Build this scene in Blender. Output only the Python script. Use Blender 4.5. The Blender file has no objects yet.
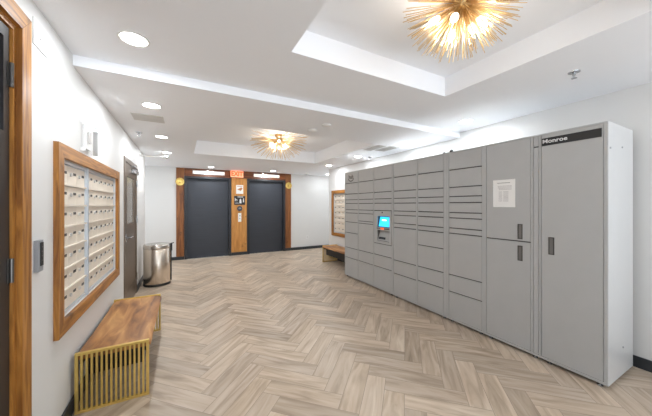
import bpy, bmesh, math, random
from mathutils import Vector, Matrix
random.seed(7)
PI = math.pi
sc = bpy.context.scene
COL = sc.collection

# ------------------------------------------------------------------ materials
def new_mat(name):
    m = bpy.data.materials.new(name); m.use_nodes = True
    nt = m.node_tree
    return m, nt, nt.nodes['Principled BSDF']

def srgb(r, g, b):
    f = lambda c: (c/255/12.92) if c/255 <= .04045 else ((c/255+.055)/1.055)**2.4
    return (f(r), f(g), f(b), 1)

def plain(name, rgb, rough=.5, metal=0, noise=.04, nscale=8, bump=0, bscale=200, spec=.5, emit=None, estr=0):
    m, nt, b = new_mat(name)
    c = srgb(*rgb)
    b.inputs['Roughness'].default_value = rough
    b.inputs['Metallic'].default_value = metal
    b.inputs['Specular IOR Level'].default_value = spec
    tc = nt.nodes.new('ShaderNodeTexCoord')
    n = nt.nodes.new('ShaderNodeTexNoise'); n.inputs['Scale'].default_value = nscale; n.inputs['Detail'].default_value = 4
    nt.links.new(tc.outputs['Object'], n.inputs['Vector'])
    r = nt.nodes.new('ShaderNodeValToRGB')
    r.color_ramp.elements[0].position = .3; r.color_ramp.elements[1].position = .7
    r.color_ramp.elements[0].color = tuple(x*(1-noise) for x in c[:3])+(1,)
    r.color_ramp.elements[1].color = tuple(min(1, x*(1+noise)) for x in c[:3])+(1,)
    nt.links.new(n.outputs['Fac'], r.inputs['Fac']); nt.links.new(r.outputs['Color'], b.inputs['Base Color'])
    if bump:
        n2 = nt.nodes.new('ShaderNodeTexNoise'); n2.inputs['Scale'].default_value = bscale
        nt.links.new(tc.outputs['Object'], n2.inputs['Vector'])
        bp = nt.nodes.new('ShaderNodeBump'); bp.inputs['Strength'].default_value = bump; bp.inputs['Distance'].default_value = .002
        nt.links.new(n2.outputs['Fac'], bp.inputs['Height']); nt.links.new(bp.outputs['Normal'], b.inputs['Normal'])
    if emit:
        b.inputs['Emission Color'].default_value = srgb(*emit); b.inputs['Emission Strength'].default_value = estr
    return m

def wood(name, dark, light, axis, rough=.45, sc_=1.0, knots=True):
    m, nt, b = new_mat(name)
    tc = nt.nodes.new('ShaderNodeTexCoord'); mp = nt.nodes.new('ShaderNodeMapping')
    s = [14*sc_, 14*sc_, 14*sc_]; s['XYZ'.index(axis)] = 1.1*sc_
    mp.inputs['Scale'].default_value = s
    nt.links.new(tc.outputs['Object'], mp.inputs['Vector'])
    n = nt.nodes.new('ShaderNodeTexNoise'); n.inputs['Scale'].default_value = 2.2; n.inputs['Detail'].default_value = 8; n.inputs['Distortion'].default_value = 1.2
    nt.links.new(mp.outputs['Vector'], n.inputs['Vector'])
    r = nt.nodes.new('ShaderNodeValToRGB')
    r.color_ramp.elements[0].position = .34; r.color_ramp.elements[1].position = .66
    r.color_ramp.elements[0].color = srgb(*dark); r.color_ramp.elements[1].color = srgb(*light)
    nt.links.new(n.outputs['Fac'], r.inputs['Fac'])
    out = r.outputs['Color']
    if knots:
        v = nt.nodes.new('ShaderNodeTexNoise'); v.inputs['Scale'].default_value = 5; v.inputs['Detail'].default_value = 3
        nt.links.new(tc.outputs['Object'], v.inputs['Vector'])
        r2 = nt.nodes.new('ShaderNodeValToRGB'); r2.color_ramp.elements[0].position = .64; r2.color_ramp.elements[1].position = .72
        r2.color_ramp.elements[0].color = (0, 0, 0, 1); r2.color_ramp.elements[1].color = (.7, .7, .7, 1)
        nt.links.new(v.outputs['Fac'], r2.inputs['Fac'])
        mx = nt.nodes.new('ShaderNodeMix'); mx.data_type = 'RGBA'
        nt.links.new(r2.outputs['Color'], mx.inputs['Factor']); nt.links.new(out, mx.inputs['A'])
        mx.inputs['B'].default_value = srgb(*[int(c*.55) for c in dark])
        out = mx.outputs['Result']
    nt.links.new(out, b.inputs['Base Color'])
    b.inputs['Roughness'].default_value = rough
    bp = nt.nodes.new('ShaderNodeBump'); bp.inputs['Strength'].default_value = .25; bp.inputs['Distance'].default_value = .002
    nt.links.new(n.outputs['Fac'], bp.inputs['Height']); nt.links.new(bp.outputs['Normal'], b.inputs['Normal'])
    return m

def brushed(name, rgb, axis, rough=.3, metal=1.0, amt=.12):
    m, nt, b = new_mat(name)
    tc = nt.nodes.new('ShaderNodeTexCoord'); mp = nt.nodes.new('ShaderNodeMapping')
    s = [120, 120, 120]; s['XYZ'.index(axis)] = 2
    mp.inputs['Scale'].default_value = s
    nt.links.new(tc.outputs['Object'], mp.inputs['Vector'])
    n = nt.nodes.new('ShaderNodeTexNoise'); n.inputs['Scale'].default_value = 1; n.inputs['Detail'].default_value = 3
    nt.links.new(mp.outputs['Vector'], n.inputs['Vector'])
    c = srgb(*rgb)
    r = nt.nodes.new('ShaderNodeValToRGB')
    r.color_ramp.elements[0].position = .3; r.color_ramp.elements[1].position = .7
    r.color_ramp.elements[0].color = tuple(x*(1-amt) for x in c[:3])+(1,)
    r.color_ramp.elements[1].color = tuple(min(1, x*(1+amt)) for x in c[:3])+(1,)
    nt.links.new(n.outputs['Fac'], r.inputs['Fac']); nt.links.new(r.outputs['Color'], b.inputs['Base Color'])
    b.inputs['Metallic'].default_value = metal; b.inputs['Roughness'].default_value = rough
    return m

def glow(name, rgb, s):
    return plain(name, rgb, .4, emit=rgb, estr=s, noise=0)

M = {}
M['wall'] = plain('wall_paint', (222, 221, 219), .55, noise=.012, nscale=1.5, bump=.15, bscale=160)
M['ceil'] = plain('ceiling_paint', (246, 248, 252), .8, noise=.01, nscale=1.2)
M['base'] = plain('black_baseboard', (44, 48, 52), .45)
M['oak_y'] = wood('stained_pine_y', (126, 76, 26), (188, 130, 58), 'Y')
M['oak_z'] = wood('stained_pine_z', (126, 76, 26), (188, 130, 58), 'Z')
M['clad'] = wood('red_brown_cladding', (108, 60, 26), (156, 98, 48), 'Z', sc_=.8)
M['clad_x'] = wood('red_brown_header', (92, 46, 18), (142, 80, 36), 'X', sc_=.8)
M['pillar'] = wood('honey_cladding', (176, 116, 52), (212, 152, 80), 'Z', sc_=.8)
M['locker'] = plain('locker_grey', (178, 178, 177), .42, noise=.015, bump=.15, bscale=500)
M['gapshade'] = plain('locker_gap_shade', (84, 81, 79), .6)  # carcass colour darkened so the door gaps look shaded
M['locker_white'] = plain('locker_white_side', (204, 204, 204), .3, noise=.01)
M['dark'] = plain('near_black', (26, 27, 29), .4)
M['recess'] = plain('recess_grey', (108, 106, 103), .5)
M['elev'] = brushed('elevator_black', (62, 65, 72), 'X', .45, .3, .10)
M['elevframe'] = plain('elevator_frame', (36, 38, 43), .4)
M['hinge'] = plain('dark_nickel', (110, 108, 106), .3, .8)
M['steel'] = brushed('brushed_steel', (196, 190, 182), 'X', .24)
M['steel_z'] = brushed('brushed_steel_v', (222, 210, 196), 'Z', .27)
M['chrome'] = plain('satin_chrome', (190, 192, 195), .25, 1)
M['greymetal'] = plain('grey_metal', (158, 161, 165), .35, .2)
M['silver'] = plain('silver_paint', (205, 203, 200), .3, .3)
M['bronze'] = brushed('bronze_steel', (118, 104, 90), 'Z', .34, .6)
M['door1'] = plain('dark_door', (38, 34, 33), .4)
M['brass'] = plain('brass', (226, 196, 114), .3, .7, noise=.08, nscale=20)
M['gold'] = plain('gold_rod', (226, 196, 146), .34, 1, noise=.05)
M['white'] = plain('white_plastic', (235, 235, 233), .4, noise=.01)
M['mail'] = plain('mailbox_cream', (228, 217, 202), .42, noise=.02)
M['mailgrey'] = plain('mailbox_alu', (202, 208, 214), .3, .3, noise=.02)
M['paper'] = plain('paper', (240, 239, 236), .7, noise=.01)
M['ink'] = plain('faint_ink', (168, 166, 164), .7)
M['whiteink'] = plain('white_ink', (225, 225, 225), .5)
M['lockerink'] = plain('dark_logo_ink', (70, 66, 64), .5)
M['screen'] = glow('screen_blue', (30, 165, 225), 1.6)
M['screenink'] = glow('screen_white', (225, 245, 255), 1.6)
M['scan'] = glow('scanner_orange', (235, 90, 50), .9)
M['lamp'] = glow('lamp_diffuser', (255, 250, 242), 14)
M['bulb'] = glow('bulb_glass', (255, 242, 220), 3)
M['bar'] = glow('bar_diffuser', (250, 238, 224), .34)
M['exitface'] = glow('exit_face', (240, 170, 130), .6)
M['exitred'] = glow('exit_red', (250, 60, 20), 1.9)
M['vent'] = plain('vent_grey', (205, 203, 200), .5)
M['ventdark'] = plain('vent_dark', (110, 106, 102), .7)
M['bluegrey'] = plain('blue_grey_sign', (52, 60, 74), .4)
M['picbrown'] = plain('poster_brown', (190, 130, 90), .6)

# hide-coloured leather
def leather():
    m, nt, b = new_mat('brown_hide')
    tc = nt.nodes.new('ShaderNodeTexCoord')
    mp = nt.nodes.new('ShaderNodeMapping'); mp.inputs['Scale'].default_value = (7, 1.5, 7)
    nt.links.new(tc.outputs['Object'], mp.inputs['Vector'])
    n = nt.nodes.new('ShaderNodeTexNoise'); n.inputs['Scale'].default_value = 1.6; n.inputs['Detail'].default_value = 6; n.inputs['Distortion'].default_value = .8
    nt.links.new(mp.outputs['Vector'], n.inputs['Vector'])
    r = nt.nodes.new('ShaderNodeValToRGB'); e = r.color_ramp.elements
    e[0].position = .3; e[0].color = srgb(112, 68, 32); e[1].position = .7; e[1].color = srgb(206, 156, 98)
    k = e.new(.5); k.color = srgb(168, 114, 60)
    nt.links.new(n.outputs['Fac'], r.inputs['Fac']); nt.links.new(r.outputs['Color'], b.inputs['Base Color'])
    b.inputs['Roughness'].default_value = .42
    n2 = nt.nodes.new('ShaderNodeTexNoise'); n2.inputs['Scale'].default_value = 60; n2.inputs['Detail'].default_value = 4
    nt.links.new(tc.outputs['Object'], n2.inputs['Vector'])
    bp = nt.nodes.new('ShaderNodeBump'); bp.inputs['Strength'].default_value = .3; bp.inputs['Distance'].default_value = .004
    nt.links.new(n2.outputs['Fac'], bp.inputs['Height']); nt.links.new(bp.outputs['Normal'], b.inputs['Normal'])
    return m
M['hide'] = leather()

def glassmat(name, tint=(1, 1, 1, 1), rough=.02):
    m, nt, b = new_mat(name)
    b.inputs['Base Color'].default_value = tint
    b.inputs['Transmission Weight'].default_value = 1
    b.inputs['Roughness'].default_value = rough
    return m
M['clear'] = glassmat('clear_plastic')
M['doorglass'] = plain('door_glass', (120, 118, 110), .15, .3, noise=.02)
M['darkglass'] = plain('dark_door_glass', (84, 98, 120), .06, .8, noise=.02)

def panemat():
    m, nt, b = new_mat('window_pane')
    t = nt.nodes.new('ShaderNodeBsdfTransparent'); g = nt.nodes.new('ShaderNodeBsdfGlossy'); g.inputs['Roughness'].default_value = .02
    x = nt.nodes.new('ShaderNodeMixShader'); x.inputs[0].default_value = .06
    nt.links.new(t.outputs[0], x.inputs[1]); nt.links.new(g.outputs[0], x.inputs[2])
    nt.links.new(x.outputs[0], nt.nodes['Material Output'].inputs['Surface'])
    return m
M['pane'] = panemat()

def floormat():
    m, nt, b = new_mat('oak_plank_tile')
    uv = nt.nodes.new('ShaderNodeUVMap'); uv.uv_map = 'UVMap'
    mp = nt.nodes.new('ShaderNodeMapping'); mp.inputs['Scale'].default_value = (1.3, 10, 1)
    nt.links.new(uv.outputs['UV'], mp.inputs['Vector'])
    n = nt.nodes.new('ShaderNodeTexNoise'); n.inputs['Scale'].default_value = 1.5; n.inputs['Detail'].default_value = 7; n.inputs['Distortion'].default_value = 1.0
    nt.links.new(mp.outputs['Vector'], n.inputs['Vector'])
    r = nt.nodes.new('ShaderNodeValToRGB'); e = r.color_ramp.elements
    e[0].position = .26; e[0].color = srgb(162, 144, 124); e[1].position = .74; e[1].color = srgb(212, 198, 181)
    k = e.new(.5); k.color = srgb(195, 177, 157)
    nt.links.new(n.outputs['Fac'], r.inputs['Fac'])
    at = nt.nodes.new('ShaderNodeAttribute'); at.attribute_name = 'board'
    r2 = nt.nodes.new('ShaderNodeValToRGB'); e = r2.color_ramp.elements
    e[0].position = 0; e[0].color = (.78, .76, .74, 1); e[1].position = 1; e[1].color = (1.06, 1.05, 1.04, 1)
    k = e.new(.35); k.color = (.92, .91, .91, 1); k = e.new(.7); k.color = (1, .975, .94, 1)
    nt.links.new(at.outputs['Fac'], r2.inputs['Fac'])
    mx = nt.nodes.new('ShaderNodeMix'); mx.data_type = 'RGBA'; mx.blend_type = 'MULTIPLY'; mx.inputs['Factor'].default_value = 1
    nt.links.new(r.outputs['Color'], mx.inputs['A']); nt.links.new(r2.outputs['Color'], mx.inputs['B'])
    nt.links.new(mx.outputs['Result'], b.inputs['Base Color'])
    b.inputs['Roughness'].default_value = .38
    b.inputs['Specular IOR Level'].default_value = .35
    return m
M['floor'] = floormat()
M['grout'] = plain('floor_joint', (150, 136, 122), .8)

# ------------------------------------------------------------------ mesh builder
class MB:
    def __init__(s): s.bm = bmesh.new()
    def box(s, a, b, bev=0):
        x0, x1 = sorted((a[0], b[0])); y0, y1 = sorted((a[1], b[1])); z0, z1 = sorted((a[2], b[2]))
        t = bmesh.new()
        bmesh.ops.create_cube(t, size=1, matrix=Matrix.Translation(((x0+x1)/2, (y0+y1)/2, (z0+z1)/2)) @ Matrix.Diagonal((x1-x0, y1-y0, z1-z0, 1)))
        if bev: bmesh.ops.bevel(t, geom=t.edges[:], offset=bev, segments=2, affect='EDGES', profile=.7)
        return s.merge(t)
    def merge(s, t, mat=None):
        if mat is not None: bmesh.ops.transform(t, matrix=mat, verts=t.verts)
        me = bpy.data.meshes.new('tmp'); t.to_mesh(me); t.free(); s.bm.from_mesh(me); bpy.data.meshes.remove(me)
        return s
    def cyl(s, p, q, r, r2=None, seg=16, caps=True):
        p, q = Vector(p), Vector(q); d = q-p
        t = bmesh.new()
        bmesh.ops.create_cone(t, cap_ends=caps, segments=seg, radius1=r, radius2=r if r2 is None else r2, depth=d.length)
        rot = Vector((0, 0, 1)).rotation_difference(d.normalized()).to_matrix().to_4x4()
        return s.merge(t, Matrix.Translation((p+q)/2) @ rot)
    def sphere(s, c, r, seg=16, sc_=(1, 1, 1)):
        t = bmesh.new(); bmesh.ops.create_uvsphere(t, u_segments=seg, v_segments=max(6, seg//2), radius=r)
        return s.merge(t, Matrix.Translation(c) @ Matrix.Diagonal((*sc_, 1)))
    def lathe(s, c, prof, axis='Z', seg=32, sx=1, sy=1):
        t = bmesh.new(); rings = []
        for r, h in prof:
            ring = []
            for k in range(seg):
                a = 2*PI*k/seg; x, y = r*math.cos(a)*sx, r*math.sin(a)*sy
                v = {'Z': (x, y, h), 'X': (h, x, y), 'Y': (x, h, y)}[axis]
                ring.append(t.verts.new(Vector(c)+Vector(v)))
            rings.append(ring)
        for a, b in zip(rings, rings[1:]):
            for k in range(seg):
                t.faces.new((a[k], a[(k+1) % seg], b[(k+1) % seg], b[k]))
        t.faces.new(rings[0][::-1]); t.faces.new(rings[-1])
        bmesh.ops.recalc_face_normals(t, faces=t.faces)
        return s.merge(t)
    def prism(s, pts, axis, a, b):
        """pts: list of 2-D points in the plane normal to axis"""
        t = bmesh.new()
        def mk(p, h):
            return {'X': (h, p[0], p[1]), 'Y': (p[0], h, p[1]), 'Z': (p[0], p[1], h)}[axis]
        A = [t.verts.new(mk(p, a)) for p in pts]; B = [t.verts.new(mk(p, b)) for p in pts]
        t.faces.new(A); t.faces.new(B[::-1])
        n = len(pts)
        for k in range(n): t.faces.new((A[k], B[k], B[(k+1) % n], A[(k+1) % n]))
        bmesh.ops.recalc_face_normals(t, faces=t.faces)
        return s.merge(t)
    def build(s, name, mat, parent=None, origin=None, smooth=False, label=None):
        me = bpy.data.meshes.new(name)
        if parent is not None: origin = root_of(parent).location
        if origin is None:
            origin = (0, 0, 0)
        bmesh.ops.translate(s.bm, verts=s.bm.verts, vec=-Vector(origin))
        s.bm.to_mesh(me); s.bm.free()
        me.materials.append(mat if not isinstance(mat, str) else M[mat])
        if smooth:
            for p in me.polygons: p.use_smooth = True
            try: me.set_sharp_from_angle(angle=math.radians(40))
            except Exception: pass
        o = bpy.data.objects.new(name, me); COL.objects.link(o)
        if parent is not None: o.parent = parent
        else: o.location = origin
        if label: o['label'] = label
        return o

def root_of(o):
    while o.parent: o = o.parent
    return o

def tag(o, label=None, cat=None, group=None, kind=None):
    if label: o['label'] = label
    if cat: o['category'] = cat
    if group: o['group'] = group
    if kind: o['kind'] = kind
    return o

def empty(name, loc, label=None, cat=None, group=None, kind=None):
    o = bpy.data.objects.new(name, None); COL.objects.link(o); o.location = loc
    o.empty_display_size = .1
    return tag(o, label, cat, group, kind)

def struct(name, mb, mat, label=None):
    return tag(mb.build(name, mat), label, kind='structure')

def copy_tree(o, parent=None):
    c = o.copy(); COL.objects.link(c); c.parent = parent
    for ch in list(o.children): copy_tree(ch, c)
    return c

def text_mesh(txt, size, depth, mat, parent, loc, facing, name='lettering', sx=1.0, shear=0, bold=0):
    cu = bpy.data.curves.new('t', 'FONT'); cu.body = txt; cu.size = size; cu.extrude = depth; cu.offset = bold
    cu.align_x = 'CENTER'; cu.align_y = 'CENTER'; cu.shear = shear; cu.resolution_u = 3
    o = bpy.data.objects.new('t', cu); COL.objects.link(o)
    bpy.context.view_layer.update()
    me = bpy.data.meshes.new_from_object(o.evaluated_get(bpy.context.evaluated_depsgraph_get()))
    bpy.data.objects.remove(o); bpy.data.curves.remove(cu)
    # text lies in XY facing +Z; turn it to face 'facing'
    R = {'-X': Matrix(((0, 0, -1), (-1, 0, 0), (0, 1, 0))), '-Y': Matrix(((1, 0, 0), (0, 0, -1), (0, 1, 0))),
         '+X': Matrix(((0, 0, 1), (1, 0, 0), (0, 1, 0)))}[facing].to_4x4()
    org = root_of(parent).location
    me.transform(Matrix.Translation(Vector(loc)-org) @ R @ Matrix.Diagonal((sx, 1, 1, 1)))
    me.materials.clear(); me.materials.append(M[mat]); me.name = name
    r = bpy.data.objects.new(name, me); COL.objects.link(r); r.parent = parent
    return r

# ------------------------------------------------------------------ dimensions
XL, XR = -.69, 3.575          # side walls
YE = 8.0                      # elevator wall
YC = 6.48                     # side walls end here; the lift lobby crosses
YB = -2.6                     # wall behind
HN, HF, HT = 2.515, 2.44, 2.70  # near ceiling, far ceiling, tray ceiling
YS = 2.50                     # ceiling step
XA, XZ = -3.2, 6.6            # ends of the cross corridor

def grid(mb, us, vs, holes, put):
    """put boxes for each cell not in a hole"""
    for i in range(len(us)-1):
        for j in range(len(vs)-1):
            cu, cv = (us[i]+us[i+1])/2, (vs[j]+vs[j+1])/2
            if any(h[0] < cu < h[1] and h[2] < cv < h[3] for h in holes): continue
            put(us[i], us[i+1], vs[j], vs[j+1])

# floor -------------------------------------------------------------
def make_floor():
    L, W, n = .60, .15, 4
    X0, Y0 = 1.920, 1.085
    s2 = math.sqrt(.5); g = .0016
    bm = bmesh.new(); uvl = bm.loops.layers.uv.new('UVMap'); fl = bm.faces.layers.float.new('board')
    rnd = random.Random(3)
    def inside(x, y):
        return (XL-.3 < x < XR+.3 and YB-.3 < y < YE+.4) or (XA < x < XZ and YC-.3 < y < YE+.3)
    base = bmesh.ops.create_cube(bm, size=1, matrix=Matrix.Translation(((XA+XZ)/2, (YB+YE)/2+.1, -.051)) @ Matrix.Diagonal((XZ-XA+.3, YE-YB+.9, .1, 1)))
    for f in bm.faces: f.material_index = 1
    R = 90
    for i in range(-R, R):
        for j in range(-R, R):
            k = (i-j) % (2*n)
            if k == 0: a0, a1, b0, b1, along = i*W, i*W+L, j*W, j*W+W, 0
            elif k == 2*n-1: a0, a1, b0, b1, along = i*W, i*W+W, j*W, j*W+L, 1
            else: continue
            ca, cb = (a0+a1)/2, (b0+b1)/2
            x, y = X0+(ca-cb)*s2, Y0+(ca+cb)*s2
            if not inside(x, y): continue
            co = [(a0+g, b0+g), (a1-g, b0+g), (a1-g, b1-g), (a0+g, b1-g)]
            vs = [bm.verts.new((X0+(a-b)*s2, Y0+(a+b)*s2, 0)) for a, b in co]
            f = bm.faces.new(vs); f[fl] = rnd.random()
            ou, ov = rnd.uniform(0, 60), rnd.uniform(0, 60)
            for lp, (a, b) in zip(f.loops, co):
                u, v = (a-a0, b-b0) if along == 0 else (b-b0, a-a0)
                lp[uvl].uv = (u+ou, v+ov)
    me = bpy.data.meshes.new('floor'); bm.to_mesh(me); bm.free()
    me.materials.append(M['floor']); me.materials.append(M['grout'])
    o = bpy.data.objects.new('floor', me); COL.objects.link(o)
    tag(o, 'herringbone floor of pale grey brown wood-look planks', kind='structure')
make_floor()

# ceilings ----------------------------------------------------------
T1 = (.66, 2.26, .22, 1.737)
T2 = (.18, 2.76, 3.41, 5.69)
mb = MB()
grid(mb, [XL-.15, T1[0], T1[1], XR+.15], [YB-.15, T1[2], T1[3], YS], [T1], lambda a, b, c, d: mb.box((a, c, HN), (b, d, 2.85)))
mb.box((T1[0], T1[2], HT), (T1[1], T1[3], 2.85))
grid(mb, [XL-.15, T2[0], T2[1], XR+.15], [YS, T2[2], T2[3], YC], [T2], lambda a, b, c, d: mb.box((a, c, HF), (b, d, 2.85)))
mb.box((T2[0], T2[2], HT), (T2[1], T2[3], 2.85))
mb.box((XA-.15, YC, HF), (XZ+.15, YE+.3, 2.85))
struct('ceiling', mb, 'ceil', 'white ceiling with two recessed trays and a shallow step')

# walls -------------------------------------------------------------
D1 = (.86, 1.777, 0, 2.28)      # opening of the timber-framed door (Y0,Y1,Z0,Z1)
D2 = (4.36, 5.34, 0, 2.07)
MO = (2.262, 3.83, .715, 1.75)    # mailbox recess left
mb = MB()
grid(mb, [YB, D1[0], D1[1], MO[0], MO[1], D2[0], D2[1], YC], [0, MO[2], MO[3], D2[3], D1[3], HN+.01],
     [D1, D2, MO], lambda a, b, c, d: mb.box((XL-.15, a, c), (XL, b, d)))
mb.box((XL-.15, MO[0], MO[2]), (XL-.09, MO[1], MO[3]))
struct('wall_left', mb, 'wall', 'white painted wall on the left')
MR = (4.66, 6.20, .715, 1.75)
mb = MB()
grid(mb, [YB, MR[0], MR[1], YC], [0, MR[2], MR[3], HN+.01], [MR], lambda a, b, c, d: mb.box((XR, a, c), (XR+.15, b, d)))
mb.box((XR+.09, MR[0], MR[2]), (XR+.15, MR[1], MR[3]))
struct('wall_right', mb, 'wall', 'white painted wall behind the lockers')
E1, E2 = (.02, 1.205), (1.652, 2.835)     # lift frames outer X
HE = 2.225
mb = MB()
grid(mb, [XA, E1[0], E1[1], E2[0], E2[1], XZ], [0, HE, HF+.01], [(E1[0], E1[1], 0, HE), (E2[0], E2[1], 0, HE)],
     lambda a, b, c, d: mb.box((a, YE+.015, c), (b, YE+.3, d)))
struct('wall_back', mb, 'wall', 'white wall with the two lifts')
W1 = (-.45, 3.35, .12, 2.42)
mb = MB()
grid(mb, [XL-.15, W1[0], W1[1], XR+.15], [0, W1[2], W1[3], HN], [W1], lambda a, b, c, d: mb.box((a, YB-.15, c), (b, YB, d)))
struct('wall_front', mb, 'wall', 'white wall behind the viewer, opened for the added glazing')  # opening added to let daylight in from behind the camera
W2 = (YC+.15, YE-.15, .12, 2.35)
for nm, x in (('wall_corridor_left', XA-.15), ('wall_corridor_right', XZ)):
    mb = MB()
    grid(mb, [YC-.15, W2[0], W2[1], YE+.3], [0, W2[2], W2[3], HF], [W2], lambda a, b, c, d: mb.box((x, a, c), (x+.15, b, d)))
    struct(nm, mb, 'wall')
def glazing(name, axis, at, u0, u1, z0, z1, n, label, inward):
    r = empty(name, (at, (u0+u1)/2, z0) if axis == 'X' else ((u0+u1)/2, at, z0), label, kind='structure')
    def bx(m, a, b, c, d, t): m.box((at-t, a, c), (at+t, b, d)) if axis == 'X' else m.box((a, at-t, c), (b, at+t, d))
    m = MB(); w = .04
    bx(m, u0, u1, z0, z0+w, .03); bx(m, u0, u1, z1-w, z1, .03)
    for k in range(n+1):
        u = u0+w/2+(u1-u0-w)*k/n; bx(m, u-w/2, u+w/2, z0+w, z1-w, .03)
    m.build('window_frame', 'dark', r)
    for k in range(n):
        a = u0+w/2+(u1-u0-w)*k/n+w/2; b = u0+w/2+(u1-u0-w)*(k+1)/n-w/2
        m = MB(); bx(m, a, b, z0+w, z1-w, .004); m.build('pane', 'pane', r)
    ld = bpy.data.lights.new('daylight_portal', 'AREA'); ld.shape = 'RECTANGLE'
    ld.size, ld.size_y = u1-u0, z1-z0; ld.cycles.is_portal = True
    o = bpy.data.objects.new('daylight_portal', ld); COL.objects.link(o)
    o.location = (at, (u0+u1)/2, (z0+z1)/2) if axis == 'X' else ((u0+u1)/2, at, (z0+z1)/2)
    o.rotation_euler = Vector(inward).to_track_quat('-Z', 'Z').to_euler()
glazing('added_window_1', 'Y', YB-.08, *W1, 4, 'unseen glazed front added behind the viewer for daylight', (0, 1, 0))  # unseen glazing, added as a daylight source
glazing('added_window_2', 'X', XA-.08, *W2, 1, 'unseen window added for daylight at the left end of the lift corridor', (1, 0, 0))  # both corridor windows are added to bring daylight to the far end
glazing('added_window_3', 'X', XZ+.08, *W2, 1, 'unseen window added for daylight at the right end of the lift corridor', (-1, 0, 0))
struct('wall_return_left', MB().box((XA, YC-.15, 0), (XL-.15, YC, HF)), 'wall')
struct('wall_return_right', MB().box((XR+.15, YC-.15, 0), (XZ, YC, HF)), 'wall')

# baseboards
bh, bt = .10, .012
mb = MB()
for a, b in ((YB, D1[0]-.09), (1.875, 4.305), (5.375, YC+bt)): mb.box((XL, a, 0), (XL+bt, b, bh), .002)
mb.box((XL-.15, YC, 0), (XL+bt, YC+bt, bh), .002)
struct('baseboard_left', mb, 'base', 'black baseboard of the left wall')
mb = MB().box((XR-bt, YB, 0), (XR, YC+bt, bh), .002).box((XR-bt, YC, 0), (XR+.15, YC+bt, bh), .002)
struct('baseboard_right', mb, 'base', 'black baseboard of the right wall')
mb = MB()
mb.box((XA, YE-.012, 0), (E1[0]-.004, YE+.015, .085), .002).box((E1[1]+.004, YE-.03, 0), (E2[0]-.004, YE+.015, .085), .002).box((E2[1]+.004, YE-.012, 0), (XZ, YE+.015, .085), .002)
struct('baseboard_back', mb, 'base', 'black baseboard of the lift wall')

# timber cladding round the lifts
struct('trim_1', MB().box((-.17, YE-.006, .086), (E1[0]-.004, YE+.014, HF-.004), .002), 'clad', 'red brown wood panel left of the left lift')
struct('trim_2', MB().box((E2[1]+.004, YE-.006, .086), (3.03, YE+.014, HF-.004), .002), 'clad', 'red brown wood panel right of the right lift')
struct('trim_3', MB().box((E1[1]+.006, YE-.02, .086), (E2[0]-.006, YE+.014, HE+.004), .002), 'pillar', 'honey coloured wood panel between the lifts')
struct('trim_4', MB().box((E1[0]-.002, YE-.006, HE+.004), (1.42, YE+.014, HF-.004), .002), 'clad_x', 'red brown wood header above the left lift')
struct('trim_5', MB().box((1.424, YE-.006, HE+.004), (E2[1]+.002, YE+.014, HF-.004), .002), 'clad_x', 'red brown wood header above the right lift')

# lifts
def lift(name, x0, x1, label):
    r = empty(name, ((x0+x1)/2, YE+.1, 0), label, kind='structure')
    mb = MB(); w = .068
    mb.box((x0, YE-.03, 0), (x0+w, YE+.16, HE), .003).box((x1-w, YE-.03, 0), (x1, YE+.16, HE), .003).box((x0+w, YE-.03, HE-.055), (x1-w, YE+.16, HE), .003)
    mb.build('door_frame', 'elevframe', r)
    p = MB().box((x0+w, YE+.10, .012), (x1-w, YE+.14, HE-.055)).build('door_panel', 'elev', r)
    MB().box((x0+w, YE-.01, 0), (x1-w, YE+.10, .012)).build('sill', 'chrome', r)
    return r
lift('door_3', *E1, 'left black lift door in a charcoal frame')
lift('door_4', *E2, 'right black lift door in a charcoal frame')

# ------------------------------------------------------------------ timber-framed dark door on the left (nearest)
r = empty('door_1', (XL, 1.35, 0), 'dark door in a stained timber frame at the left edge', kind='structure')
mb = MB(); cw = .086; f0, f1 = XL, XL+.022
y0, y1, zt = D1[0], D1[1], D1[3]
mb.prism([(y1, 0), (y1+cw, 0), (y1+cw, zt+cw), (y1, zt)], 'X', f0, f1)
mb.prism([(y0, 0), (y0, zt), (y0-cw, zt+cw), (y0-cw, 0)], 'X', f0, f1)
mb.build('side_casing', 'oak_z', r)
MB().prism([(y0+.001, zt+.001), (y1-.001, zt+.001), (y1+cw-.001, zt+cw), (y0-cw+.001, zt+cw)], 'X', f0, f1).build('head_casing', 'oak_y', r)
mb = MB().box((XL-.148, y1-.022, 0), (XL, y1, zt)).box((XL-.148, y0, 0), (XL, y0+.022, zt)).box((XL-.148, y0+.022, zt-.022), (XL, y1-.022, zt))
mb.build('jamb', 'oak_z', r)
dl = MB()
dx0, dx1 = XL-.055, XL-.011
ly0, ly1, lz0, lz1 = y0+.14, y1-.07, 1.78, 2.20
grid(dl, [y0+.025, ly0, ly1, y1-.025], [.01, lz0, lz1, zt-.025], [(ly0, ly1, lz0, lz1)], lambda a, b, c, d: dl.box((dx0, a, c), (dx1, b, d)))
leaf = dl.build('door_leaf', 'door1', r)
MB().box((dx0+.015, ly0, lz0), (dx1-.015, ly1, lz1)).build('glass_pane', 'darkglass', leaf)
for z in (2.045, 1.15, .25):
    MB().cyl((XL-.003, y1-.027, z-.055), (XL-.003, y1-.027, z+.055), .008, seg=12).box((XL-.010, y1-.045, z-.055), (XL-.008, y1-.0225, z+.055)).build('hinge', 'hinge', r, smooth=True)

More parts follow.
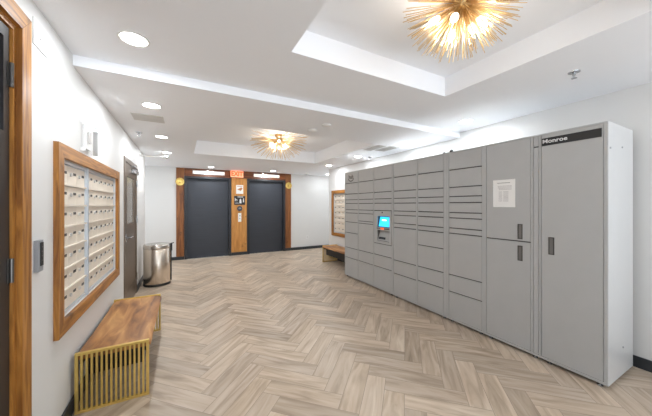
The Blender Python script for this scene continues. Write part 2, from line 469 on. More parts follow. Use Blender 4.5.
# ------------------------------------------------------------------ steel door further along the left wall
r = empty('door_2', (XL, 4.9, 0), 'brown steel door with narrow glass and lever handle on the left wall', kind='structure')
y0, y1, zt = D2[0], D2[1], D2[3]
mb = MB().box((XL-.1, y0-.05, 0), (XL+.010, y0+.03, zt+.03), .003).box((XL-.1, y1-.03, 0), (XL+.010, y1+.03, zt+.03), .003).box((XL-.1, y0+.03, zt-.03), (XL+.010, y1-.03, zt+.03), .003)
mb.build('door_frame', 'bronze', r)
dl = MB(); dx0, dx1 = XL-.045, XL-.002
ly0, ly1, lz0, lz1 = 4.56, 5.16, 1.18, 1.86
grid(dl, [y0+.034, ly0, ly1, y1-.034], [.01, lz0, lz1, zt-.034], [(ly0, ly1, lz0, lz1)], lambda a, b, c, d: dl.box((dx0, a, c), (dx1, b, d)))
leaf = dl.build('door_leaf', 'bronze', r)
MB().box((dx0+.015, ly0, lz0), (dx1-.012, ly1, lz1)).build('glass_pane', 'doorglass', leaf)
MB().box((dx1, y0+.04, .012), (dx1+.004, y1-.04, .24)).build('kick_plate', 'bronze', leaf)
MB().cyl((dx1, 4.47, 1.0), (dx1+.012, 4.47, 1.0), .03, seg=20).cyl((dx1, 4.47, 1.0), (dx1+.055, 4.47, 1.0), .01).cyl((dx1+.055, 4.465, 1.0), (dx1+.055, 4.60, 1.0), .01).box((dx1, 4.445, .93), (dx1+.005, 4.495, 1.06), .001).build('handle', 'chrome', r, smooth=True, label='silver lever handle')
for z in (1.80, 1.22, .28):
    MB().cyl((XL+.014, y1-.031, z-.06), (XL+.014, y1-.031, z+.06), .009, seg=12).box((XL+.010, y1-.03, z-.055), (XL+.013, y1+.02, z+.055)).build('hinge', 'chrome', r, smooth=True)
MB().box((dx1, 4.9, 1.93), (dx1+.05, 5.27, 1.99), .006).cyl((dx1+.035, 5.22, 1.99), (dx1+.035, 5.22, 2.02), .012).box((dx1+.025, 4.80, 2.015), (dx1+.045, 5.23, 2.03)).cyl((dx1+.04, 4.80, 2.022), (dx1+.04, 5.05, 2.035), .008).build('door_closer', 'chrome', r, label='silver door closer')

# ------------------------------------------------------------------ mailboxes
def wall_frame(xw, s, y0, y1, z0, z1, w, label):
    """timber picture frame round a bank of mailboxes; s = direction into the room"""
    r = empty('timber_surround', (xw, (y0+y1)/2, z0), label, 'mailbox frame')
    a, b = xw+s*.0002, xw+s*.026
    MB().prism([(y0, z0), (y0+w, z0+w), (y0+w, z1-w), (y0, z1)], 'X', a, b).build('side_board', 'oak_z', r)
    MB().prism([(y1, z0), (y1, z1), (y1-w, z1-w), (y1-w, z0+w)], 'X', a, b).build('side_board', 'oak_z', r)
    MB().prism([(y0+.002, z1), (y0+w+.001, z1-w), (y1-w-.001, z1-w), (y1-.002, z1)], 'X', a, b).build('top_board', 'oak_y', r)
    MB().prism([(y0+.002, z0), (y1-.002, z0), (y1-w-.001, z0+w), (y0+w+.001, z0+w)], 'X', a, b).build('bottom_board', 'oak_y', r)
    return r

def mail_unit(xw, s, y0, y1, z0, z1, nx, nz, label, group=None):
    r = empty('mailbox_unit', (xw-s*.04, (y0+y1)/2, z0), label, 'mailboxes', group)
    xb0, xb1 = xw-s*.085, xw-s*.022      # body
    mb = MB().box((xb0, y0, z0), (xb1, y1, z1))
    e = .016
    mb.box((xb1, y0, z0), (xb1+s*.014, y0+e, z1)).box((xb1, y1-e, z0), (xb1+s*.014, y1, z1)).box((xb1, y0+e, z0), (xb1+s*.014, y1-e, z0+.02)).box((xb1, y0+e, z1-.02), (xb1+s*.014, y1-e, z1))
    mb.build('body', 'mailgrey', r)
    dz = (z1-z0-.04)/nz; dy = (y1-y0-2*e)/nx
    for j in range(nz):
        zz = z0+.02+j*dz
        # sloping ledge rail between the rows
        if j: MB().box((xb1, y0+e, zz-.006), (xb1+s*.021, y1-e, zz+.006)).build('rail', 'mail', r)
        for i in range(nx):
            yy = y0+e+i*dy
            d = MB().box((xb1, yy+.0015, zz+.007), (xb1+s*.007, yy+dy-.0015, zz+dz-.008)).build('door', 'mail', r)
            yl = yy+dy*.27; zl = zz+dz*.60
            MB().cyl((xb1+s*.006, yl, zl-.008), (xb1+s*.016, yl, zl-.008), .013, seg=10).build('lock', 'silver', d, smooth=True)
            MB().box((xb1+s*.006, yy+dy*.60, zl-.008), (xb1+s*.009, yy+dy*.88, zl+.010)).build('name_slot', 'lockerink', d)
    return r

wall_frame(XL, 1, 2.178, 3.915, .63, 1.835, .084, 'stained timber frame around the mailboxes above the near bench')
mail_unit(XL, 1, 2.265, 2.828, .718, 1.747, 3, 7, 'cream mailboxes, nearer and narrower bank in the left wall frame')
mail_unit(XL, 1, 2.858, 3.827, .718, 1.747, 6, 7, 'cream mailboxes, farther and wider bank in the left wall frame')
o = MB().box((XL-.085, 2.829, .718), (XL+.002, 2.857, 1.747)).build('mailbox_divider', 'mailgrey', None, (XL-.04, 2.843, .718))
tag(o, 'pale grey metal strip between the two left wall mailbox banks', 'divider')
wall_frame(XR, -1, 4.575, 6.29, .63, 1.835, .084, 'stained timber frame on the right wall beyond the lockers')
mail_unit(XR, -1, 5.04, 6.198, .718, 1.747, 6, 7, 'cream mailboxes in the timber frame beyond the lockers')

# ------------------------------------------------------------------ lockers
FX, BX, ZB, ZT = 2.922, 3.498, .03, 2.108
FB = FX+.018           # plane behind the doors
SE = [1.884, 1.668, 1.554, 1.479, 1.357, 1.291]
def locker_unit(name, ya, yb, label, cols, cat='lockers', white_end=False, kiosk=None):
    """ya>yb: far and near end. cols: list of (y_far, y_near, seams)"""
    r = empty(name, ((FX+BX)/2, (ya+yb)/2, 0), label, cat)
    mb = MB()
    if kiosk:
        ky0, ky1, kz0, kz1 = kiosk
        mb.box((FB+.12, yb, ZB), (BX, ya, ZT))
        grid(mb, sorted([yb, ky1, ky0, ya]), [ZB, kz0, kz1, ZT], [(min(ky0, ky1), max(ky0, ky1), kz0, kz1)], lambda a, b, c, d: mb.box((FB, a, c), (FB+.12, b, d)))
    else:
        mb.box((FB, yb+(.003 if white_end else 0), ZB), (BX, ya, ZT))
    mb.build('body', 'gapshade', r, label='carcass darkened to stand for shade in the gaps')
    mb = MB()
    # face frame: top, bottom and stiles; skins on top and sides
    mb.box((FB, yb, ZT), (BX, ya, ZT+.002)).box((FB, ya, ZB), (BX, ya+.001, ZT))
    edges = [ya]+[c for col in cols for c in col[:2]]+[yb]
    for k in range(0, len(edges), 2):
        a, b = edges[k], edges[k+1]
        if a-b > .001: mb.box((FX, b, ZB), (FB, a, ZT))
    for c in cols:
        mb.box((FX, c[1], ZT-.014), (FB, c[0], ZT)).box((FX, c[1], ZB), (FB, c[0], ZB+.022))
    mb.build('face_frame', 'locker', r)
    doors = []
    for ci, (yf, yn, seams) in enumerate(cols):
        zs = [ZT-.016]+list(seams)+[ZB+.024]
        gg = .0035
        for k in range(len(zs)-1):
            t, b = zs[k], zs[k+1]
            if kiosk and abs(yf-kiosk[0]) < .02 and b < (kiosk[2]+kiosk[3])/2 < t: continue
            gt = 0 if k == 0 else .006; gb = 0 if k == len(zs)-2 else .006
            d = MB().box((FX+.001, yn+gg, b+gb), (FX+.014, yf-gg, t-gt), .0015).build('door', 'locker', r)
            doors.append((ci, k, d))
    for yy in (ya-.06, yb+.05):
        for xx in (FX+.03, BX-.06):
            MB().cyl((xx, yy, 0), (xx, yy, .008), .02, seg=14).cyl((xx, yy, .008), (xx, yy, ZB), .008, seg=10).build('foot', 'chrome', r, smooth=True)
    return r, doors

S1 = SE+[1.11, .895, .595, .395]
S2 = SE+[1.150, 1.108, .598, .398]
S3 = SE[:5]+[.797, .601, .399]
S4 = SE+[1.166, 1.10, .586, .376]
S5 = SE+[1.162, 1.097, .889, .586, .384]
KQ = (3.668, 3.232, .799, 1.355)
uA, dA = locker_unit('parcel_locker', 4.617, 3.2, 'grey three-column parcel locker with the blue touch screen', [(4.603, 4.157, S1), (4.141, 3.690, S2), (3.674, 3.226, S3)], kiosk=KQ)
uB, dB = locker_unit('parcel_locker', 3.198, 2.222, 'grey two-column parcel locker next after the touch screen', [(3.184, 2.722, S4), (2.694, 2.268, S5)])
uC, dC = locker_unit('parcel_locker', 2.220, 1.752, 'grey single-column parcel locker left of the one with the paper notice', [(2.192, 1.772, S4)])
uD, dD = locker_unit('parcel_locker', 1.750, 1.229, 'grey oversize parcel locker with two tall doors and a paper notice', [(1.728, 1.303, [1.092]), (1.285, 1.239, [1.995])])
uE, dE = locker_unit('tall_locker', 1.227, .783, 'tall grey single-door locker lettered Monroe at the near end', [(1.219, .803, [])], white_end=True)

def recessed_grip(door, y0, y1, z0, z1):
    # a dark pocket grip let into the door: frame lip and pocket
    g = MB().box((FX-.001, y1, z0), (FX+.0005, y0, z1), 0)
    o = g.build('handle', 'recess', door, label='dark recessed grip')
    e = .004
    MB().box((FX-.003, y0-e, z0-e), (FX+.001, y0+e, z1+e)).box((FX-.003, y1-e, z0-e), (FX+.001, y1+e, z1+e)).box((FX-.003, y1+e, z1-e), (FX+.001, y0-e, z1+e)).box((FX-.003, y1+e, z0-e), (FX+.001, y0-e, z0+e)).build('grip_rim', 'lockerink', door)
recessed_grip([d for c, k, d in dD if c == 0 and k == 0][0], 1.412, 1.377, 1.118, 1.258)
recessed_grip([d for c, k, d in dD if c == 0 and k == 1][0], 1.412, 1.377, .905, 1.045)
recessed_grip([d for c, k, d in dE][0], 1.160, 1.125, 1.005, 1.155)

# white end panel of the tall locker
MB().box((FX+.001, .778, ZB), (BX, .786, ZT), .001).build('side_panel', 'locker_white', uE, label='white side panel')
for x, z in ((2.955, 1.90), (3.22, 1.93), (3.24, .26)):
    MB().cyl((x, .7785, z), (x, .772, z), .007, seg=10).build('screw', 'chrome', uE)
MB().box((FX-.004, .815, 1.992), (FX+.001, 1.213, 2.062)).build('name_plate', 'dark', uE, label='black strip reading Monroe')
text_mesh('Monroe', .050, .0006, 'whiteink', uE, (FX-.0046, 1.118, 2.030), '-X', sx=1.12, bold=.001)

# kiosk in the third column
def kiosk():
    y0, y1, z0, z1 = KQ
    k = MB()
    yA, yB_ = y0-.085, y1+.045
    sz0, sz1 = 1.075, 1.262      # screen opening
    # face plate with an opening for the screen and one for the reader
    grid(k, sorted([y1+.004, yB_, yA, y0-.004]), [z0+.004, .845, 1.025, sz0, sz1, z1-.004], [(yB_, yA, .845, 1.025), (yB_, yA, sz0, sz1)],
         lambda a, b, c, d: k.box((FX-.002, a, c), (FB+.006, b, d)))
    pan = k.build('kiosk_panel', 'locker', uA)
    k2 = MB().box((FX+.10, yB_-.01, .83), (FX+.12, yA+.01, sz1+.02))
    for a, b in ((.838, 1.032), (sz0-.007, sz1+.007)):
        k2.box((FX+.016, yB_-.008, a), (FX+.11, yB_, b)).box((FX+.016, yA, a), (FX+.11, yA+.008, b)).box((FX+.016, yB_, b-.007), (FX+.11, yA, b)).box((FX+.016, yB_, a), (FX+.11, yA, a+.007))
    k2.build('kiosk_recess', 'recess', uA)
    # tilted screen
    s = MB(); s.prism([(FX+.012, sz0+.002), (FX+.055, sz1-.002), (FX+.065, sz1-.002), (FX+.022, sz0+.002)], 'Y', yB_+.002, yA-.012)
    bez = s.build('screen_bezel', 'dark', pan)
    def tilt(z): return FX+.012+(z-sz0)*(.043/(sz1-sz0))
    s = MB(); a, b = sz0+.014, sz1-.012
    s.prism([(tilt(a)-.003, a), (tilt(b)-.003, b), (tilt(b)-.001, b), (tilt(a)-.001, a)], 'Y', yB_+.012, yA-.025)
    scr = s.build('screen', 'screen', pan, label='bright blue touch screen')
    a, b = 1.185, 1.205
    s = MB(); s.prism([(tilt(a)-.0045, a), (tilt(b)-.0045, b), (tilt(b)-.0032, b), (tilt(a)-.0032, a)], 'Y', 3.39, 3.50)
    s.build('screen_text', 'screenink', pan)
    MB().cyl((FX-.006, 3.45, 1.325), (FX+.001, 3.45, 1.325), .012, seg=14).build('camera', 'dark', pan)
    MB().box((FX-.010, yB_, 1.045), (FX-.001, yA, 1.068), .001).build('scanner_bar', 'recess', pan)
    MB().box((FX-.013, 3.40, 1.043), (FX-.009, 3.48, 1.070)).build('scanner_light', 'scan', pan, label='orange scanner light')
    s = MB(); s.prism([(FX+.015, .85), (FX+.07, 1.02), (FX+.08, 1.02), (FX+.025, .85)], 'Y', yB_+.002, yA-.002)
    s.build('reader_panel', 'locker', pan)
    s = MB(); s.prism([(FX+.013, .875), (FX+.025, .91), (FX+.03, .91), (FX+.018, .875)], 'Y', 3.40, 3.56)
    s.build('card_slot', 'dark', pan)
kiosk()
# mark on the first door
text_mesh('hub', .115, .0006, 'lockerink', uA, (FX-.0006, 4.39, 2.005), '-X', bold=.003)
mb = MB()
for k in range(10):
    a0, a1 = -.9+1.8*k/10, -.9+1.8*(k+1)/10
    f = lambda a, rr: (4.39+rr*math.sin(a), 2.045-rr*math.cos(a))
    mb.prism([f(a0, .115), f(a1, .115), f(a1, .133), f(a0, .133)], 'X', FX-.0012, FX+.0005)
mb.build('smile_mark', 'lockerink', uA)

# notice, and small caps on top
r = empty('paper_notice', (FX-.002, 1.545, 1.427), 'white paper notice taped to the upper door of the oversize locker', 'notice')
MB().box((FX-.0022, 1.436, 1.428), (FX-.0005, 1.652, 1.712)).build('sheet', 'paper', r)
mb = MB()
rl = random.Random(5)
mb.box((FX-.0028, 1.485, 1.675), (FX-.0021, 1.61, 1.682))
for k in range(4): mb.box((FX-.0028, 1.47, 1.645-k*.012), (FX-.0021, 1.63-rl.uniform(0, .04), 1.648-k*.012))
for k in range(9): mb.box((FX-.0028, 1.50, 1.585-k*.012), (FX-.0021, 1.515+.035, 1.588-k*.012)).box((FX-.0028, 1.562, 1.585-k*.012), (FX-.0021, 1.575+.02, 1.588-k*.012))
mb.build('printed_lines', 'ink', r)
for nm, y, sz, lab, mt in (('antenna_cap', 2.19, .024, 'small black cap standing on top of the lockers', 'dark'), ('sensor_cap', 2.30, .017, 'small pale cap on top of the lockers beside the black one', 'recess')):
    o = MB().cyl((FX+.05, y, ZT), (FX+.05, y, ZT+sz*1.1), sz*.9, seg=16).cyl((FX+.05, y, ZT+sz*1.1), (FX+.05, y, ZT+sz*1.6), sz*.9, sz*.5, seg=16).build(nm, mt, None, (FX+.05, y, ZT), smooth=True)
    tag(o, lab, 'cap')

# ------------------------------------------------------------------ benches
def bench():
    x0, x1, y0, y1, h = -.215, .215, -.60, .60, .42
    r = empty('bench', (0, 0, 0), 'brown hide bench with brass slatted ends under the left mailboxes', 'bench', None)
    t = .009
    for ye, s in ((y0, 1), (y1, -1)):
        ya, yb = ye, ye+s*.022
        fr = MB()
        fr.box((x0, ya, 0), (x0+2*t, yb, h), .002).box((x1-2*t, ya, 0), (x1, yb, h), .002).box((x0+2*t, ya, h-.018), (x1-2*t, yb, h), .002).box((x0+2*t, ya, 0), (x1-2*t, yb, .018), .002)
        f = fr.build('end_frame', 'brass', r)
        n = 14
        for k in range(n):
            xx = x0+t+(x1-x0-2*t)*(k+1)/(n+1)
            MB().box((xx-.0062, ya+s*.004, .018), (xx+.0062, yb-s*.004, h-.018)).build('slat', 'brass', f)
    # seat: padded hide, gently sagging, rounded long edges
    bm = bmesh.new(); nx, ny = 14, 30; top, bot = {}, {}
    w0, w1 = x0-.004, x1+.008; l0, l1 = y0+.023, y1-.023
    for i in range(nx+1):
        for j in range(ny+1):
            u, v = i/nx, j/ny
            x = w0+(w1-w0)*u; y = l0+(l1-l0)*v
            e = min(u, 1-u)*nx
            z = .412-.012*math.sin(PI*v)-(.022 if e < .5 else .005 if e < 1.5 else 0)+.004*math.sin(9*v+3*u)*math.sin(PI*u)
            top[i, j] = bm.verts.new((x, y, z))
            z2 = .365+.006*math.sin(PI*v)+.006*math.sin(23*v+i)*(1 if i in (0, nx) else 0)
            bot[i, j] = bm.verts.new((x, y, z2))
    for i in range(nx):
        for j in range(ny):
            bm.faces.new((top[i, j], top[i+1, j], top[i+1, j+1], top[i, j+1]))
            bm.faces.new((bot[i, j], bot[i, j+1], bot[i+1, j+1], bot[i+1, j]))
    for j in range(ny):
        bm.faces.new((top[0, j], top[0, j+1], bot[0, j+1], bot[0, j])); bm.faces.new((top[nx, j], bot[nx, j], bot[nx, j+1], top[nx, j+1]))
    for i in range(nx):
        bm.faces.new((top[i, 0], bot[i, 0], bot[i+1, 0], top[i+1, 0])); bm.faces.new((top[i, ny], top[i+1, ny], bot[i+1, ny], bot[i, ny]))
    bmesh.ops.recalc_face_normals(bm, faces=bm.faces)
    mb = MB(); mb.bm.free(); mb.bm = bm
    mb.build('seat', 'hide', r, smooth=True)
    MB().box((x0+.02, l0, .335), (x0+.04, l1, .362)).box((x1-.04, l0, .335), (x1-.02, l1, .362)).build('seat_rail', 'dark', r)
    MB().box((x0+.045, l0+.10, .20), (x1-.045, l1-.10, .334)).build('under_seat_dark', 'dark', r, label='black box added to darken the space under the seat')  # box added to keep the space beneath the seat dark
    return r
b1 = bench(); b1.location = (-.448, 3.03, 0)
b2 = copy_tree(b1); b2.location = (3.33, 5.385, 0)
b2['label'] = 'brown hide bench with brass ends at the far end of the lockers'

# ------------------------------------------------------------------ waste bin
def bin_():
    cx, cy = -.425, 5.76
    r = empty('waste_bin', (cx, cy, 0), 'round brushed steel waste bin beside the steel door', 'waste bin')
    R_ = .218
    MB().lathe((cx, cy, 0), [(R_-.004, 0), (R_, .004), (R_, .035), (R_-.004, .04)]).build('base_ring', 'dark', r, smooth=True)
    MB().lathe((cx, cy, 0), [(R_-.006, .041), (R_-.004, .045), (R_-.004, .655), (R_-.008, .66)], seg=48).build('body', 'steel_z', r, smooth=True)
    MB().lathe((cx, cy, 0), [(R_, .661), (R_+.002, .668), (R_+.002, .72), (R_-.01, .738), (R_-.05, .742), (.12, .735), (.02, .733)], seg=48).build('lid', 'steel', r, smooth=True)
    MB().box((cx+R_-.005, cy-.04, .60), (cx+R_+.022, cy+.04, .74), .004).box((cx+R_-.003, cy-.02, .05), (cx+R_+.012, cy+.02, .60), .003).cyl((cx+R_+.005, cy-.045, .735), (cx+R_+.05, cy-.045, .75), .008).build('hinge_column', 'dark', r)
bin_()

# ------------------------------------------------------------------ wall fittings
# card reader beside the timber frame
r = empty('card_reader', (XL, 1.975, 1.10), 'narrow metal card reader with black face beside the timber door frame', 'card reader')
MB().box((XL-.003, 1.942, 1.095), (XL+.018, 2.0, 1.262), .002).build('housing', 'greymetal', r)
MB().box((XL+.018, 1.962, 1.125), (XL+.021, 1.996, 1.250), .001).build('face', 'dark', r)
mb = MB()
for k in range(4): mb.box((XL+.021, 1.972, 1.150+k*.024), (XL+.022, 1.984, 1.156+k*.024))
mb.build('key_marks', 'recess', r)
# blank access panel up by the frame
r = empty('wall_plate', (XL, 2.03, 2.28), 'blank white square wall plate above and right of the timber door frame', 'wall plate')
MB().box((XL, 1.93, 2.29), (XL+.006, 2.09, 2.43), .002).build('plate', 'white', r)
MB().cyl((XL+.006, 2.0, 2.35), (XL+.0075, 2.0, 2.35), .004, seg=8).build('screw', 'recess', r)
# covered strobe
r = empty('fire_strobe', (XL, 2.68, 1.85), 'white fire alarm strobe under a clear cover above the left mailboxes', 'fire alarm')
MB().box((XL, 2.70, 1.89), (XL+.022, 2.85, 2.08), .005).build('housing', 'white', r)
MB().box((XL+.022, 2.74, 1.94), (XL+.036, 2.79, 2.03), .005).build('strobe_lens', 'vent', r)
c = MB(); t = .003; xo = XL+.062; ya, yb, za, zb = 2.66, 2.93, 1.87, 2.105
c.box((xo, ya, za), (xo+t, yb, zb)).box((XL, ya, za), (xo, ya+t, zb)).box((XL, yb-t, za), (xo, yb, zb)).box((XL, ya+t, zb-t), (xo, yb-t, zb)).box((XL, ya+t, za), (xo, yb-t, za+t))
c.build('cover', 'pane', r)
MB().box((XL, ya-.008, za-.004), (XL+.03, ya-.001, za+.02)).box((XL, ya-.008, zb-.02), (XL+.03, ya-.001, zb+.004)).box((XL+.01, yb+.001, za), (xo-.02, yb+.005, zb)).build('bracket', 'white', r)
# thin rod with grey tip
r = empty('sidewall_sprinkler', (XL, 5.75, 2.33), 'thin white pipe with a small tip sticking out above the steel door', 'sprinkler')
MB().cyl((XL, 5.75, 2.335), (-.30, 5.75, 2.335), .011, seg=12).cyl((XL, 5.75, 2.335), (XL+.012, 5.75, 2.335), .035, seg=20).build('pipe', 'white', r, smooth=True)
MB().cyl((-.30, 5.75, 2.335), (-.265, 5.75, 2.335), .018, seg=12).cyl((-.262, 5.75, 2.335), (-.258, 5.75, 2.335), .026, seg=14).build('head', 'chrome', r, smooth=True)
# power socket
r = empty('power_socket', (3.60, YE, .38), 'white power socket low on the wall right of the lifts', 'power socket')
MB().box((3.565, YE+.008, .335), (3.64, YE+.0148, .45), .002).build('plate', 'white', r)
MB().box((3.585, YE+.006, .35), (3.62, YE+.009, .385)).box((3.585, YE+.006, .40), (3.62, YE+.009, .435)).build('outlet', 'vent', r)

# brass sconces
def sconce(x, label):
    r = empty('round_sconce', (x, YE-.006, 2.065), label, 'sconce')
    MB().lathe((x, YE-.006, 2.065), [(.10, 0), (.105, -.02), (.098, -.032), (.075, -.034), (.065, -.018), (.03, -.014), (.001, -.014)], 'Y', 36).build('dish', 'brass', r, smooth=True)
    MB().lathe((x, YE-.006, 2.065), [(.03, -.015), (.028, -.07), (.018, -.08), (.001, -.081)], 'Y', 24).build('hub', 'brass', r, smooth=True)
sconce(-.082, 'round brass disc on the wood panel left of the left lift')
sconce(2.945, 'round brass disc on the wood panel right of the right lift')

# light bars above the lifts
def lightbar(x0, x1, label):
    z0, z1 = 2.285, 2.385
    r = empty('bar_light', ((x0+x1)/2, YE-.006, z0), label, 'wall light')
    MB().box((x0, YE-.05, z1-.012), (x1, YE-.006, z1), .002).box((x0, YE-.02, z0), (x1, YE-.006, z1-.012), .001).build('housing', 'chrome', r)
    MB().box((x0+.01, YE-.048, z0+.015), (x1-.01, YE-.02, z1-.012), .004).build('diffuser', 'bar', r)
lightbar(.215, 1.03, 'long white bar light above the left lift')
lightbar(1.84, 2.64, 'long white bar light above the right lift')

# exit sign
r = empty('exit_sign', (1.345, YE-.14, HF), 'red lit EXIT sign under the ceiling between the lifts', 'exit sign')
MB().box((1.19, YE-.155, HF-.014), (1.50, YE-.115, HF), .002).build('canopy', 'white', r)
MB().box((1.17, YE-.138, HF-.200), (1.52, YE-.132, HF-.014)).build('face', 'exitface', r)
text_mesh('EXIT', .18, .001, 'exitred', r, (1.345, YE-.1395, HF-.107), '-Y', sx=.86, bold=.006)

# pictures, signs and button between the lifts
PX = 1.440; PF = YE-.0185
r = empty('poster', (PX, PF, 1.78), 'small white and brown poster on the wood panel between the lifts', 'poster')
MB().box((PX-.10, PF-.006, 1.775), (PX+.10, PF, 2.03), .001).build('sheet', 'paper', r)
MB().prism([(PX-.07, 1.90), (PX+.03, 1.86), (PX+.08, 1.93), (PX+.05, 1.965), (PX-.02, 1.93)], 'Y', PF-.008, PF-.006).box((PX-.075, PF-.008, 1.985), (PX+.075, PF-.006, 2.0)).build('picture', 'picbrown', r)
r = empty('lift_notice', (PX, PF, 1.46), 'black notice with white pictograms on the panel between the lifts', 'notice')
MB().box((PX-.155, PF-.008, 1.455), (PX+.155, PF, 1.712), .002).build('board', 'dark', r)
mb = MB()
mb.box((PX-.06, PF-.010, 1.675), (PX+.10, PF-.008, 1.692))
mb.box((PX-.135, PF-.010, 1.56), (PX-.115, PF-.008, 1.65)).box((PX-.115, PF-.010, 1.60), (PX-.07, PF-.008, 1.615)).box((PX-.085, PF-.010, 1.56), (PX-.07, PF-.008, 1.60))
mb.prism([(PX-.01, 1.50), (PX+.05, 1.50), (PX+.045, 1.60), (PX+.02, 1.64), (PX-.005, 1.60)], 'Y', PF-.010, PF-.008)
mb.cyl((PX+.105, PF-.0101, 1.625), (PX+.105, PF-.008, 1.625), .016, seg=12).box((PX+.09, PF-.010, 1.53), (PX+.12, PF-.008, 1.605)).box((PX-.13, PF-.010, 1.50), (PX-.03, PF-.008, 1.512))
mb.build('pictogram', 'whiteink', r)
r = empty('octagonal_sign', (PX, PF, 1.345), 'small dark rounded sign below the black notice', 'sign')
MB().lathe((PX, PF, 1.348), [(.078, 0), (.078, -.012), (.07, -.018), (.001, -.019)], 'Y', 8).build('plate', 'bluegrey', r)
MB().box((PX-.04, PF-.0205, 1.34), (PX+.04, PF-.019, 1.346)).box((PX-.03, PF-.0205, 1.36), (PX+.03, PF-.019, 1.366)).build('printed_lines', 'vent', r)
r = empty('call_button', (PX, PF, 1.0), 'white lift call button plate on the panel between the lifts', 'call button')
MB().box((PX-.045, PF-.008, .96), (PX+.045, PF, 1.215), .002).build('plate', 'white', r)
for z in (1.14, 1.06): MB().cyl((PX, PF-.016, z), (PX, PF-.008, z), .018, seg=16).build('button', 'chrome', r)

# ------------------------------------------------------------------ ceiling fittings
def add_light(name, kind, loc, power, size=.15, color=(.88, .945, 1), rot=None):
    ld = bpy.data.lights.new(name, kind); ld.energy = power; ld.color = color
    if kind == 'AREA': ld.shape = 'DISK'; ld.size = size
    else: ld.shadow_soft_size = size
    o = bpy.data.objects.new(name, ld); COL.objects.link(o); o.location = loc
    return o

P_DOWN, P_BULB = 7.5, .85
def downlight(x, y, z, label, group='recessed ceiling lights', power=P_DOWN):
    r = empty('downlight', (x, y, z), label, 'ceiling light', group)
    MB().lathe((x, y, z), [(.087, -.001), (.086, -.005), (.076, -.007), (.073, -.004), (.071, -.001)], seg=32).build('trim_ring', 'white', r, smooth=True)
    MB().lathe((x, y, z), [(.071, -.002), (.05, -.004), (.001, -.005)], seg=28).build('diffuser', 'lamp', r, smooth=True)
    l = add_light('downlight_lamp', 'AREA', (0, 0, -.009), power, .14); l.parent = r
DL = [(-.28, 2.08, HN, 'recessed round ceiling light, nearest one at the left'),
      (3.155, 2.12, HN, 'recessed round ceiling light above the near lockers'),
      (-.28, 3.14, HF, 'recessed ceiling light just beyond the step, above the left mailboxes'),
      (-.28, 4.52, HF, 'recessed ceiling light in front of the steel door'),
      (-.28, 5.83, HF, 'recessed ceiling light above the waste bin'),
      (.636, 7.50, HF, 'recessed ceiling light in front of the left lift'),
      (2.29, 7.50, HF, 'recessed ceiling light in front of the right lift'),
      (3.20, 5.80, HF, 'recessed ceiling light at the far corner of the right wall'),
      (4.10, 7.50, HF, 'recessed ceiling light half hidden behind the right wall corner'),
      (3.14, 4.46, HF, 'recessed ceiling light above the far end of the lockers'),
      (3.17, 3.18, HF, 'recessed ceiling light beside the air vents'),
      
      (-.28, -.9, HN, 'unseen ceiling light added left behind the viewer'),  # from here on: out-of-view lights added to brighten the room
      (3.155, -.9, HN, 'unseen ceiling light added right behind the viewer'),
      (1.45, -1.5, HN, 'unseen ceiling light added in the middle behind the viewer'),
      (5.5, 7.25, HF, 'unseen ceiling light added in the right part of the lift corridor'),
      (-1.8, 7.25, HF, 'unseen ceiling light added in the left part of the lift corridor')]
for x, y, z, lab in DL: downlight(x, y, z, lab, 'recessed ceiling lights', power=P_DOWN*(.45 if x in (4.10, 5.5) else .8 if (x == -.28 and y < 5) or 3 < x < 3.3 else 1.2))

def chandelier(cx, cy, label, nrod, Rr, wide, pw=1):
    z = HT-.001
    r = empty('starburst_chandelier', (cx, cy, z), label, 'chandelier')
    MB().lathe((cx, cy, z), [(.075, 0), (.075, -.02), (.05, -.035), (.02, -.04)], seg=28).cyl((cx, cy, z-.04), (cx, cy, z-.06), .015).build('canopy', 'gold', r, smooth=True)
    hub = Vector((cx, cy, z-.075))
    MB().sphere(hub, .05, 20).build('hub', 'gold', r, smooth=True)
    rd = random.Random(11)
    extra = MB(); made = 0
    for k in range(nrod):
        # spread over the lower hemisphere plus a little above
        zc = .12-1.11*((k+.5)/nrod)**wide[1]
        a = k*2.399963+rd.uniform(-.2, .2)
        sr = math.sqrt(max(0, 1-zc*zc)); d = Vector((sr*math.cos(a), sr*math.sin(a), zc))
        ln = Rr*rd.uniform(.86, 1.0)*(.92+wide[0]*sr*sr)
        # each ray is a thin tapered rod
        if made < 100:
            MB().cyl(hub+d*.045, hub+d*ln, wide[2], wide[2]*1.25, seg=6).build('rod', 'gold', r); made += 1
        else: extra.cyl(hub+d*.045, hub+d*ln, wide[2], wide[2]*1.25, seg=6)
    if nrod > 100: o = extra.build('rods', 'gold', r); o['kind'] = 'stuff'
    for k in range(6):
        a = 2*PI*k/6+.2; zc = (-.42, -.8)[k % 2] if k != 0 else -.55
        sr = math.sqrt(1-zc*zc); d = Vector((sr*math.cos(a), sr*math.sin(a), zc)); rr = .165
        MB().cyl(hub+d*.045, hub+d*(rr-.035), .009, seg=10).build('arm', 'gold', r, smooth=True)
        t = MB(); t.sphere((0, 0, 0), .022, 16, (1, 1, 1.6))
        q = Vector((0, 0, 1)).rotation_difference(d).to_matrix().to_4x4()
        bmesh.ops.transform(t.bm, matrix=Matrix.Translation(hub+d*rr) @ q, verts=t.bm.verts)
        t.build('bulb', 'bulb', r, smooth=True)
        l = add_light('bulb_lamp', 'POINT', hub+d*(rr+.045)-r.location, P_BULB*pw, .015, (1, .93, .84)); l.parent = r
chandelier(1.425, .98, 'gold starburst chandelier in the nearer ceiling tray, cut by the top edge', 300, .335, (.10, 1, .0015))
chandelier(1.50, 4.56, 'gold starburst chandelier in the farther ceiling tray', 150, .40, (.42, 1.35, .0026), 2.2)

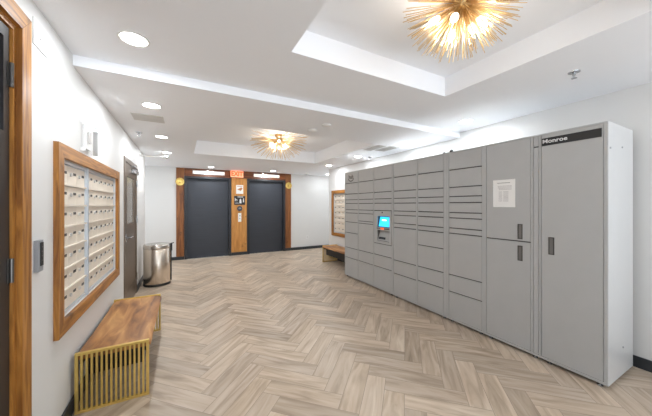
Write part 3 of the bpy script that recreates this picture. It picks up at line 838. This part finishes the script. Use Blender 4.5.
def vent(x0, x1, y0, y1, label):
    z = HF; r = empty('air_vent', ((x0+x1)/2, (y0+y1)/2, z), label, 'air vent', None)
    MB().box((x0, y0, z-.006), (x1, y0+.02, z)).box((x0, y1-.02, z-.006), (x1, y1, z)).box((x0, y0+.02, z-.006), (x0+.02, y1-.02, z)).box((x1-.02, y0+.02, z-.006), (x1, y1-.02, z)).build('frame', 'vent', r)
    MB().box((x0+.02, y0+.02, z-.002), (x1-.02, y1-.02, z-.0005)).build('backing', 'ventdark', r)
    n = 7
    mb = MB()
    for k in range(n):
        xx = x0+.03+(x1-x0-.06)*k/(n-1); mb.box((xx-.004, y0+.02, z-.008), (xx+.004, y1-.02, z-.002))
    mb.build('louvre', 'vent', r)
vent(2.83, 3.0, 3.43, 3.86, 'grey ceiling air vent, the left of two near the lockers')
vent(3.04, 3.26, 3.40, 3.80, 'grey ceiling air vent, the right of two near the lockers')

def puck(name, x, y, z, R_, h, label, cat):
    o = MB().lathe((x, y, z), [(R_, .003), (R_, -h*.5), (R_*.8, -h), (.001, -h)], seg=28).build(name, 'white', None, (x, y, z), smooth=True)
    tag(o, label, cat)
puck('smoke_detector', 1.50, 3.17, HF, .065, .02, 'white round smoke detector, the one nearer the far tray', 'smoke detector')
puck('ceiling_speaker', 1.55, 2.88, HF, .055, .016, 'white round ceiling disc just beyond the step', 'ceiling disc')
puck('motion_sensor', 3.42, 7.58, HF, .05, .05, 'small pale sensor on the ceiling near the right lift', 'sensor')
o = MB().box((-.50, 3.48, HF-.006), (-.20, 3.74, HF+.003), .002).build('access_hatch', 'vent', None, (-.35, 3.61, HF))
tag(o, 'flat square access hatch in the ceiling above the left mailboxes', 'hatch')
def sprinkler(x, y, z, label):
    r = empty('sprinkler', (x, y, z), label, 'sprinkler')
    MB().lathe((x, y, z), [(.04, .003), (.038, -.006), (.015, -.01), (.001, -.01)], seg=24).build('escutcheon', 'chrome', r, smooth=True)
    MB().cyl((x, y, z-.01), (x, y, z-.028), .011).cyl((x-.011, y, z-.026), (x-.014, y, z-.048), .0035, seg=8).cyl((x+.011, y, z-.026), (x+.014, y, z-.048), .0035, seg=8).cyl((x, y, z-.048), (x, y, z-.052), .019).build('head', 'chrome', r, smooth=True)
sprinkler(2.754, .928, HN, 'chrome sprinkler head on the ceiling near the tall locker')
sprinkler(-.535, 4.39, HF, 'chrome sprinkler head on the ceiling before the steel door')
sprinkler(3.388, 4.39, HF, 'chrome sprinkler head on the ceiling over the far lockers')

GROUPS = {'mailbox_unit': 'banks of wall mailboxes', 'timber_surround': 'timber frames round the mailboxes', 'parcel_locker': 'parcel lockers along the right wall',
          'bench': 'brass ended hide benches', 'starburst_chandelier': 'starburst chandeliers', 'air_vent': 'ceiling air vents', 'sprinkler': 'ceiling sprinklers',
          'round_sconce': 'round brass discs beside the lifts', 'bar_light': 'bar lights above the lifts'}
for o in list(COL.objects):
    if o.parent is None and o.name.split('.')[0] in GROUPS: o['group'] = GROUPS[o.name.split('.')[0]]

# ------------------------------------------------------------------ camera, world, view
cd = bpy.data.cameras.new('camera'); cam = bpy.data.objects.new('camera', cd); COL.objects.link(cam)
yaw = math.atan(142.5/265)
cam.location = (0, 0, 1.45); cam.rotation_euler = (PI/2, 0, -yaw)
cd.sensor_width = 36; cd.lens = 265/652*36; cd.shift_y = -3/652; cd.clip_start = .02
sc.camera = cam
w = bpy.data.worlds.new('world'); sc.world = w; w.use_nodes = True
nt = w.node_tree; bg = nt.nodes['Background']; bg.inputs['Strength'].default_value = 2.3
tc = nt.nodes.new('ShaderNodeTexCoord'); sx = nt.nodes.new('ShaderNodeSeparateXYZ'); rp = nt.nodes.new('ShaderNodeValToRGB')
nt.links.new(tc.outputs['Generated'], sx.inputs[0]); nt.links.new(sx.outputs['Z'], rp.inputs['Fac'])
# dim sky; lower half brightened to throw added light up at the ceiling
rp.color_ramp.elements[0].position = 0; rp.color_ramp.elements[0].color = (1.6, 1.72, 1.84, 1)
rp.color_ramp.elements[1].position = .02; rp.color_ramp.elements[1].color = (.5, .56, .62, 1)
nt.links.new(rp.outputs['Color'], bg.inputs['Color'])
vs = sc.view_settings; vs.view_transform = 'Standard'; vs.look = 'None'; vs.gamma = 1; vs.exposure = .50
